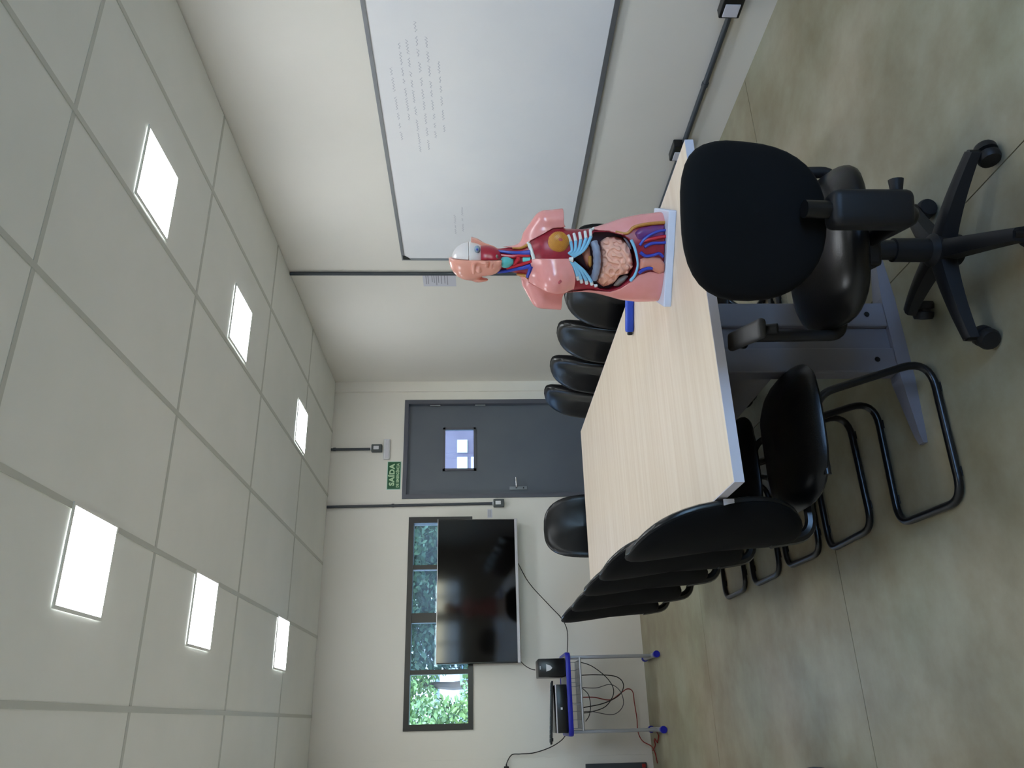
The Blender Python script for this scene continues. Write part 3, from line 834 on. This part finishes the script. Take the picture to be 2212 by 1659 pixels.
SEC = np.array([  # height, left, right, half depth
 (0, -.160, .152, .095), (.03, -.163, .155, .097), (.10, -.165, .147, .098), (.16, -.158, .135, .093), (.217, -.142, .116, .086),
 (.26, -.132, .102, .083), (.30, -.128, .10, .083), (.373, -.131, .10, .090), (.42, -.130, .10, .092), (.455, -.120, .092, .086),
 (.485, -.100, .074, .072), (.515, -.076, .05, .058), (.55, -.064, .036, .050), (.60, -.058, .030, .048), (.66, -.054, .03, .046)])
def sect(z):
    l = np.interp(z, SEC[:, 0], SEC[:, 1]); r = np.interp(z, SEC[:, 0], SEC[:, 2]); b = np.interp(z, SEC[:, 0], SEC[:, 3])
    return (l+r)/2, (r-l)/2, b
def front(x, z, off=0.0):
    cx, a, b = sect(z); q = min(abs((x-cx)/a), .97)
    return -b*(1-q**2.3)**(1/2.3) - off
def body(g, bottom=.024):
    z1 = g.Z.ravel(); k = np.ones(9)/9
    cx, a, b = sect(z1)
    pad = lambda v: np.convolve(np.pad(v, 4, mode='edge'), k, 'valid')
    cx, a, b = [pad(v)[None, None, :] for v in (cx, a, b)]
    q = (np.abs((g.X-cx)/a)**2.3 + np.abs(g.Y/b)**2.3)**(1/2.3)
    F = (q-1)*np.minimum(a, b)
    F = np.maximum(F, g.Z - .64)
    for s_, xs_ in ((1, ((.06, .475), (.112, .437), (.126, .36))), (-1, ((-.09, .475), (-.145, .443), (-.157, .36)))):
        (x0, z0), (x1_, z1_), (x2, z2) = xs_
        sh = np.minimum(cap(g, (x0, .008, z0), (x1_, .01, z1_), .046, .047), cap(g, (x1_, .01, z1_), (x2, .012, z2), .047, .041))
        sh = np.maximum(sh, .376 - g.Z)
        F = smin(F, sh, .022)
    return np.maximum(F, bottom - g.Z)

SKIN = mat('torso_skin', (228, 153, 152), 0.24, spec=0.6, var=(221, 143, 140), vscale=14)
FACE = mat('torso_face', (226, 158, 142), 0.26, spec=0.5)
MUSCLE = mat('muscle_red', (158, 34, 54), 0.35, spec=0.5, var=(136, 24, 44), vscale=60)
NECKRED = mat('neck_red', (162, 30, 54), 0.3, spec=0.5)
CAVITY = mat('cavity_dark', (52, 26, 44), 0.5)
FATCOL = mat('fat_yellow', (190, 132, 48), 0.4, var=(178, 116, 40), vscale=90)
BONE = mat('bone_white', (216, 222, 224), 0.35)
CARTIL = mat('cartilage_blue', (128, 190, 226), 0.35)
LARYNX = mat('larynx_teal', (92, 186, 190), 0.35)
VEIN = mat('vein_blue', (40, 60, 170), 0.3)
ARTERY = mat('artery_red', (186, 20, 44), 0.3)
PURPLE = mat('muscle_purple', (120, 50, 96), 0.35, var=(90, 48, 120), vscale=40)
COLONM = mat('colon_grey', (134, 146, 170), 0.3, var=(122, 126, 150), vscale=30)
GUT = mat('gut_pink', (238, 180, 158), 0.35)
STOM = mat('stomach_pink', (196, 132, 112), 0.35)
GALL = mat('gall_orange', (196, 138, 62), 0.35)
SIGM = mat('sigmoid_grey', (124, 112, 106), 0.4)
PELV = mat('pelvis_pink', (206, 134, 116), 0.32)
NIPPLE = mat('nipple', (176, 84, 92), 0.35)
SKULL = mat('skull_white', (222, 214, 216), 0.3)
EYEM = mat('eye_bluegrey', (132, 156, 176), 0.2)
BASEW = mat('base_white', (206, 214, 232), 0.35)

ts = thing('anatomical_torso', 'painted anatomical human torso model with half head and open organs on white base', 'model', (1.525, 2.338, .75), math.atan2(-.62, .784))
MB().rbox(-.167, .165, -.115, .115, 0, .027, .004).build('base_plate', BASEW, ts)

OPEN = [PP((385, 575), (392, 440), (500, 452), (640, 466), (720, 458), (775, 425), (800, 400), (985, 300), (1090, 292), (1150, 250), (1325, 250), (1335, 312),
           (1450, 318), (1560, 345), (1610, 330), (1650, 285), (1760, 258), (2100, 238), (2100, 470), (1935, 480), (1912, 560), (1915, 640), (1850, 655), (1790, 640), (1700, 668), (1650, 720),
           (1560, 790), (1480, 826), (1400, 822), (1300, 812), (1175, 832), (1040, 835), (900, 800), (800, 752), (770, 700), (640, 690), (520, 700), (420, 640))]
CAV = PP((1140, 545), (1235, 440), (1300, 360), (1335, 330), (1450, 326), (1570, 352), (1640, 410), (1672, 500), (1684, 600), (1650, 700), (1560, 776), (1480, 812), (1400, 806), (1330, 760), (1250, 640))
gb = Grid((-.215, -.115, .01), (.185, .115, .66), .0028)
B = body(gb)
op = poly(gb, OPEN[0])
gb.mesh(np.maximum(B, -np.maximum(op, gb.Y - .035)), 'skin_shell', SKIN, ts, 'pink painted skin with cut-off arms')
cv = poly(gb, CAV)
mus = np.maximum(np.maximum(B + .005, op - .005), gb.Y - .04)
mus = np.maximum(mus, -np.maximum(cv, gb.Y + .012))
gb.mesh(mus, 'muscle_layer', MUSCLE, ts, 'dark red muscle layer')
gc = Grid((-.13, -.03, .11), (.11, .03, .37), .004)
gc.mesh(np.maximum(poly(gc, CAV) - .003, np.abs(gc.Y + .004) - .009), 'cavity_lining', CAVITY, ts, 'dark lining of the open belly')

def box2(pts, y0, y1, mrg=.012):
    xs_ = [p[0] for p in pts]; zs_ = [p[1] for p in pts]
    return (min(xs_)-mrg, y0, min(zs_)-mrg), (max(xs_)+mrg, y1, max(zs_)+mrg)

# breast plate on the viewer's left of the chest
BP = PP((795, 562), (812, 540), (1108, 538), (1140, 600), (1172, 690), (1168, 800), (1090, 820), (1010, 826), (930, 808), (860, 785), (786, 742))
lo, hi = box2(BP, -.15, .0); g = Grid(lo, hi, .0024)
b_ = body(g)
nx_, nz_ = P(1005, 712)
bump = ell(g, (nx_, -.062, nz_), (.062, .062, .058))
F = smin(b_ - .002, bump, .03)
gb2 = np.maximum(np.maximum(F, poly(g, BP)), -(b_ + .012))
gplate = g.mesh(gb2, 'breast_plate', SKIN, ts, 'removable pink breast plate')
MB().lathe([(.0, .0), (.011, .0005), (.010, .002), (.005, .004), (.004, .009), (.001, .0105)], 16).build('nipple', NIPPLE, gplate, True)
nip = gplate.children[0]; nip.location = (P(1025, 722)[0], -.1185, P(1025, 722)[1]); nip.rotation_euler = (PI/2, 0, math.radians(-14))

# mammary gland on the bare muscle
cx_, cz_ = P(1025, 408); fy = front(cx_, cz_)
lo, hi = (cx_-.05, fy-.04, cz_-.05), (cx_+.05, fy+.04, cz_+.05); g = Grid(lo, hi, .0018)
gl = g.mesh(ell(g, (cx_, fy+.006, cz_), (.0375, .022, .037)) + .0006*np.sin(g.X*900)*np.sin(g.Z*800), 'mammary_gland', FATCOL, ts, 'round yellow gland')
q = P(1035, 385)
MB().lathe([(.009, 0), (.008, .002), (.006, .002), (.005, .0035), (.001, .004)], 14).build('areola', NIPPLE, gl, True)
gl.children[0].location = (q[0], front(*q, .0185), q[1]); gl.children[0].rotation_euler = (PI/2, 0, 0); gl.children[0].scale = (.7, 1, 1)

def on_surf(pts, off, n=6):
    out = []
    for (x, z) in [P(*p) for p in pts]:
        zc = min(max(z, .03), .6); out.append((x, front(x, zc, off), z))
    return spline(out, n)
def surf_tube(name, pts, r, m, off=.0, seg=8, n=6, parent=None):
    path = on_surf(pts, off, n)
    rs = r
    if isinstance(r, (list, tuple)):
        rs = [float(np.interp(i/(len(path)-1), np.linspace(0, 1, len(r)), r)) for i in range(len(path))]
    return MB().tube(path, rs, seg).build(name, m, parent or ts, True)

surf_tube('clavicle', [(782, 418), (800, 470), (825, 548)], [.007, .0068, .0065], BONE, -.001)
surf_tube('xiphoid', [(1110, 542), (1142, 545)], [.006, .010], BONE, .0)
surf_tube('plate_peg', [(775, 728), (795, 738)], .0052, BONE, .002)
for k, (lat, mid, med) in enumerate((((1108, 352), (1128, 430), (1104, 498)), ((1156, 340), (1168, 428), (1116, 508)), ((1204, 332), (1208, 418), (1128, 515)), ((1252, 324), (1250, 408), (1138, 521)), ((1298, 314), (1290, 392), (1150, 527)))):
    ax_, az_ = ((lat[0]*.35 + mid[0]*.65 + 4), (lat[1]*.35 + mid[1]*.65))
    rb = surf_tube('rib', [lat, (ax_, az_)], [.0052, .006], BONE, -.001)
    surf_tube('rib_cartilage', [(ax_, az_), ((mid[0]+med[0])/2 + 18, (mid[1]+med[1])/2 + 6), med], [.006, .0052, .004], CARTIL, -.001, parent=rb)
for k, (lat, mid, med) in enumerate((((1195, 716), (1172, 640), (1118, 566)), ((1228, 742), (1208, 668), (1130, 570)), ((1272, 752), (1254, 684), (1142, 572)), ((1316, 760), (1300, 700), (1154, 566)))):
    ax_, az_ = ((lat[0]*.55 + mid[0]*.45), (lat[1]*.55 + mid[1]*.45))
    rb = surf_tube('rib', [lat, (ax_, az_)], [.006, .006], BONE, -.001)
    surf_tube('rib_cartilage', [(ax_, az_), ((mid[0]+med[0])/2 + 12, (mid[1]+med[1])/2 + 8), med], [.0062, .0056, .004], CARTIL, -.001, parent=rb)
surf_tube('rib_tip', [(1338, 770), (1362, 764)], [.006, .004], BONE, .002)
surf_tube('rib_tip', [(1306, 312), (1330, 300)], [.005, .004], BONE, .0)

def inflate(name, pts, y_front, r, m, label=None, h=.0022, groove=None, depth=.03):
    """pillow-shaped organ over a polygon: rounded rim of radius r, front plane at y_front(g)"""
    pts = [P(*p) for p in pts]
    yf = y_front
    lo, hi = box2(pts, yf - .03, yf + depth); g = Grid(lo, hi, h)
    d = poly(g, pts)
    t = np.clip(1 + d/r, 0, 1)             # 0 deep inside .. 1 at rim
    prof = r*(1 - np.sqrt(np.maximum(1 - t*t, 0)))
    cx0 = (lo[0]+hi[0])/2; cz0 = (lo[2]+hi[2])/2
    dome = .5*(g.X-cx0)**2/((hi[0]-lo[0])/2)*1.0
    Yf = yf + prof + dome
    if groove is not None: Yf = Yf - groove(g)
    F = np.maximum(Yf - g.Y, np.maximum(d, g.Y - (yf + depth - .004)))
    return g.mesh(F, name, m, ts, label)

rg = np.random.default_rng(5)
KV = [(a, ph) for a, ph in zip(rg.uniform(0, PI, 26), rg.uniform(0, 2*PI, 26))]
def labyrinth(g, wl=.021, amp=.0036):
    s_ = 0
    for a, ph in KV:
        s_ = s_ + np.cos(2*PI/wl*(g.X*math.cos(a)*.9 + g.Z*math.sin(a)) + ph)
    return amp*np.tanh(2.4*s_/math.sqrt(13))
inflate('small_intestine', [(1388, 410), (1440, 372), (1510, 362), (1570, 380), (1620, 432), (1648, 520), (1660, 610), (1625, 672), (1552, 692), (1512, 768), (1430, 792), (1366, 742), (1396, 640), (1400, 520)],
        -.074, .022, GUT, 'coiled pink small intestine', .0016, labyrinth, .06)
inflate('liver', [(1142, 548), (1200, 470), (1275, 415), (1300, 520), (1310, 660), (1250, 640)], -.045, .014, CAVITY, 'dark liver', .003, None, .04)
inflate('stomach', [(1222, 470), (1262, 436), (1296, 450), (1306, 540), (1304, 618), (1270, 610), (1240, 540)], -.058, .014, STOM, 'pink stomach', .0022, None, .035)
inflate('gallbladder', [(1280, 520), (1308, 520), (1312, 600), (1300, 626), (1282, 600)], -.068, .008, GALL, 'orange gallbladder', .0018, None, .02)
inflate('sigmoid_colon', [(1506, 776), (1548, 712), (1600, 682), (1634, 690), (1600, 738), (1552, 780)], -.062, .012, SIGM, 'grey bowel end', .0022, None, .03)
inflate('bowel_corner', [(1570, 372), (1600, 372), (1634, 420), (1652, 470), (1630, 470), (1600, 410)], -.058, .008, COLONM, None, .0022, None, .02)
MB().tube(spline([(*[(P(1322, 408)[0]), -.058], P(1322, 408)[1]), (P(1340, 470)[0], -.072, P(1340, 470)[1]), (P(1348, 560)[0], -.078, P(1348, 560)[1]), (P(1344, 640)[0], -.074, P(1344, 640)[1]), (P(1330, 715)[0], -.060, P(1330, 715)[1])], 8), [.0135 + .0008*math.sin(i*1.3) for i in range(33)], 14).build('transverse_colon', COLONM, ts, True)
surf_tube('peritoneum_rim', [(1622, 384), (1652, 450), (1676, 540), (1682, 600), (1664, 670), (1630, 722)], [.0055, .005, .004, .004, .005, .0058], CARTIL, -.002)

# pelvis
PELVY = front(*P(1800, 560)) 
inflate('bladder', [(1700, 540), (1740, 520), (1800, 512), (1870, 530), (1905, 575), (1908, 640), (1868, 668), (1820, 640), (1780, 610), (1700, 622)], PELVY - .012, .012, PELV, 'pink bladder', .0022, None, .04)
surf_tube('vessel', [(1695, 482), (1740, 512), (1800, 506), (1850, 492), (1888, 520)], [.006, .0055, .005, .0055, .005], VEIN, .004)
surf_tube('vessel', [(1692, 654), (1722, 628), (1760, 612), (1802, 612)], [.005, .0065, .0072, .006], VEIN, .006)
inflate('thigh_muscle', [(1655, 330), (1700, 290), (1800, 268), (1906, 264), (1906, 440), (1850, 440), (1740, 440), (1680, 420)], front(*P(1830, 350)) + .002, .012, PURPLE, 'purplish thigh muscles', .0028, None, .03)
surf_tube('vessel', [(1692, 428), (1724, 382), (1780, 342), (1850, 314), (1908, 306)], [.005, .0055, .005, .0045, .004], VEIN, .001)
surf_tube('vessel', [(1730, 440), (1790, 412), (1860, 408), (1908, 404)], [.006, .0055, .005, .005], VEIN, -.001)
surf_tube('vessel', [(1700, 400), (1780, 378), (1860, 362), (1908, 356)], [.005, .006, .006, .006], ARTERY, -.001)
surf_tube('fat_edge', [(1500, 322), (1590, 332), (1650, 286), (1740, 262), (1850, 250), (1908, 246)], [.004, .005, .006, .006, .006, .006], FATCOL, -.003)

# neck
lo, hi = (P(595, 650)[0], -.09, P(660, 500)[1]), (P(595, 500)[0], .0, P(530, 500)[1]); g = Grid(lo, hi, .0018)
c = P(592, 578)
F = ell(g, (c[0], -.047, c[1]), (.020, .020, .024)); F = smin(F, cap(g, (c[0], -.06, c[1]+.005), (c[0]+.002, -.05, c[1]-.026), .009, .006), .012)
g.mesh(F, 'larynx', LARYNX, ts, 'teal larynx')
surf_tube('trachea', [(740, 556), (800, 552)], [.009, .0095], LARYNX, -.004, 10)
surf_tube('thyroid', [(660, 600), (690, 560), (700, 530)], [.006, .008, .006], ARTERY, .001)
for pts, r, m, of in (([(500, 486), (560, 492), (640, 500), (720, 500), (795, 492)], [.004, .005, .006, .007, .009], VEIN, .001),
                      ([(530, 664), (600, 652), (680, 634), (750, 618), (802, 600)], [.006, .0065, .006, .007, .008], VEIN, .002),
                      ([(775, 700), (790, 650), (802, 605)], [.006, .007, .008], VEIN, .001),
                      ([(540, 520), (640, 530), (720, 520), (795, 520)], [.006, .007, .007, .006], ARTERY, -.002),
                      ([(600, 630), (680, 606), (760, 580), (806, 560)], [.005, .006, .006, .006], ARTERY, .001),
                      ([(650, 466), (720, 462), (775, 436), (796, 418)], [.003, .005, .006, .006], FATCOL, -.002),
                      ([(690, 684), (750, 690), (782, 708)], [.004, .007, .006], FATCOL, -.002)):
    surf_tube('neck_vessel' if m in (VEIN, ARTERY) else 'neck_fat', pts, r, m, of)

# head: skin on one half, skull and muscle on the other
g = Grid((-.115, -.125, .575), (.085, .12, .80), .0022)
MX = -.009
H = ell(g, (-.012, .014, .708), (.077, .090, .074))
H = smin(H, ell(g, (-.012, -.028, .652), (.056, .060, .060)), .02)
H = smin(H, ell(g, (-.012, -.040, .622), (.040, .044, .030)), .018)
H = smin(H, cap(g, (-.012, -.082, .676), (-.012, -.098, .650), .007, .010), .008)
for s_ in (-1, 1):
    H = smin(H, ell(g, (-.012 + s_*.012, -.086, .648), (.007, .008, .006)), .006)
    H = smax(H, -ell(g, (-.012 + s_*.029, -.094, .678), (.019, .018, .013)), .010)
    H = smin(H, ell(g, (-.012 + s_*.029, -.072, .675), (.014, .012, .010)), .004)
    H = smin(H, cap(g, (-.012 + s_*.012, -.086, .692), (-.012 + s_*.044, -.072, .694), .005, .004), .010)
    ear = smin(ell(g, (-.012 + s_*.074, .006, .668), (.008, .019, .027)), ell(g, (-.012 + s_*.079, .014, .676), (.006, .012, .018)), .006)
    ear = smax(ear, -ell(g, (-.012 + s_*.086, .002, .668), (.006, .009, .014)), .004)
    if s_ < 0: H = smin(H, ear, .006)
H = smin(H, cap(g, (-.030, -.080, .630), (.006, -.080, .630), .004, .004), .005)
H = smin(H, cap(g, (-.027, -.079, .6215), (.003, -.079, .6215), .0045, .0045), .005)
H = smin(H, ell(g, (-.012, -.078, .604), (.014, .010, .009)), .008)
H = smax(H, -cap(g, (-.034, -.082, .626), (.01, -.086, .626), .0028, .0032), .003)
H = smax(H, -cap(g, (-.030, -.084, .642), (-.008, -.092, .640), .0025, .004), .004)
cut = np.maximum(MX - g.X, np.minimum(g.Y + .012, .702 - g.Z))
g.mesh(np.maximum(H, -cut), 'head_skin', FACE, ts, 'pink half head with closed eye, nose, mouth and ear')
W = ell(g, (-.012, .006, .705), (.059, .078, .066))
W = np.maximum(np.maximum(W, MX + .001 - g.X), .666 - g.Z)
g.mesh(np.maximum(W, .7105 - g.Z), 'skull_cap', SKULL, ts, 'white skull cap')
g.mesh(np.maximum(W - .002, g.Z - .709), 'skull_plate', SKULL, ts, 'white skull side with eye')
eyx, eyz = P(355, 472)
e_ = Grid((eyx-.02, -.09, eyz-.02), (eyx+.02, -.03, eyz+.02), .0014)
eb_ = e_.mesh(ell(e_, (eyx, -.050, eyz), (.0135, .018, .011)), 'eyeball', EYEM, ts, 'blue-grey eyeball')
pu = Grid((eyx-.008, -.08, eyz-.008), (eyx+.008, -.05, eyz+.008), .001)
pu.mesh(ell(pu, (eyx+.001, -.0655, eyz), (.0045, .004, .0042)), 'pupil', VEIN, eb_)
FM = ell(g, (-.012, -.024, .650), (.050, .056, .056)); FM = smin(FM, ell(g, (-.012, -.036, .62), (.034, .040, .026)), .015)
FM = np.maximum(np.maximum(FM, MX + .001 - g.X), g.Z - .668)
g.mesh(FM, 'face_muscle', NECKRED, ts, 'red face muscle half')
inf = P(515, 530)
g3 = Grid((inf[0]-.016, -.09, inf[1]-.016), (inf[0]+.016, -.03, inf[1]+.016), .0018)
g3.mesh(ell(g3, (inf[0], -.062, inf[1]), (.010, .014, .008)), 'jaw_gland', SIGM, ts)

# ------------------------------------------------------------------ outside
struct('ground', MB().box(-30, 34, -40, 40, -.35, -.3), mat('ground_outside', (178, 176, 166), .9, var=(160, 164, 146), vscale=.8), None, 'ground outside the window')['kind'] = 'structure'
rl = random.Random(11)
LEAF = [mat('leaf_green', (84, 112, 62), .5, var=(122, 144, 76), vscale=3), mat('leaf_dark', (40, 66, 40), .6, var=(52, 82, 46), vscale=2), mat('leaf_yellowgreen', (130, 160, 40), .5)]
BARK = mat('bark', (78, 66, 56), .9)
def tree(label, x, y, h, rx, rz, n, lm, ls=.09):
    t = thing('tree', label, 'tree', (x, y, -.3), 0, 'trees outside the window')
    MB().tube([(0, 0, 0), (.06, .03, h*.35), (-.04, .05, h*.7), (.02, 0, h)], [.11, .09, .07, .03], 9).build('trunk', BARK, t, True)
    vs, fs = [], []
    for i in range(n):
        while True:
            p = Vector((rl.uniform(-1, 1), rl.uniform(-1, 1), rl.uniform(-1, 1)))
            if p.length < 1: break
        c = Vector((p.x*rx, p.y*rx*.7, h + p.z*rz)); s_ = ls*rl.uniform(.6, 1.4)
        u = Vector((rl.uniform(-1, 1), rl.uniform(-1, 1), rl.uniform(-.6, .6))).normalized(); w = u.orthogonal().normalized()
        w = (Matrix.Rotation(rl.uniform(0, 6.28), 3, u) @ w)
        k = len(vs)
        vs += [c - u*s_, c + w*s_*.5 - u*s_*.1, c + u*s_, c - w*s_*.5 - u*s_*.1]; fs.append((k, k+1, k+2, k+3))
    o = MB().add(vs, fs).build('crown', lm, t, fixn=False); o['kind'] = 'stuff'
    return t
tree('sunlit leafy tree seen through the leftmost window pane', -.22, 9.8, 2.15, .52, .75, 5200, LEAF[0], .038)
tree('low yellow green shrub at the bottom of the leftmost pane', .34, 10.8, 1.60, .52, .36, 2200, LEAF[0], .038)
tree('dark tree filling the middle window panes', 2.02, 12.4, 2.4, 1.35, 1.4, 15000, LEAF[1], .055)
tree('dark tree behind the window pane nearest the door', 3.25, 14.6, 2.5, 1.1, 1.6, 12000, LEAF[1], .06)
tree('dark green tree top in the upper corner of the leftmost pane', .62, 13.95, 3.05, .55, .68, 3000, LEAF[0], .045)
tree('small bright shrub at the edge of the third pane', .80, 9.0, 1.45, .24, .22, 260, LEAF[2], .03)
bl = thing('white_building', 'sunlit white building with grey beam across the yard behind the trees', 'building', (0, 17.2, -.3))
OW = mat('outside_white', (240, 240, 240), .7)
MB().box(-7, 2.2, 0, 4, 2.1, 5.5).build('wall', OW, bl)
MB().box(-7, 2.2, -.05, 4, 0, 2.1).build('lower_wall', mat('outside_bluegrey', (150, 170, 188), .7), bl)
MB().box(-7, 2.2, -.35, -.15, 2.50, 2.60).build('beam', mat('outside_beam', (96, 106, 120), .6), bl)
for x in (-3.5, -1.6): 
    w_ = MB().box(x - .5, x + .5, -.08, -.02, 1.0, 2.0).build('window', mat('outside_window', (70, 100, 120), .2), bl)
    MB().box(x - .02, x + .02, -.10, -.06, 1.0, 2.0).build('mullion', WHITE, w_)
b2 = thing('grey_building', 'mauve grey building across the yard seen through the door pane', 'building', (6.6, 17.5, -.3))
MB().box(-2.6, 4, 0, 4, 0, 6).build('wall', mat('outside_mauve', (112, 98, 108), .8, var=(84, 68, 80), vscale=1.1), b2)
for x, z in ((-.98, 2.05), (-.98, 1.72), (-.55, 2.05)):
    MB().box(x - .16, x + .16, -.03, .01, z - .12, z + .12).build('window', WHITE, b2)
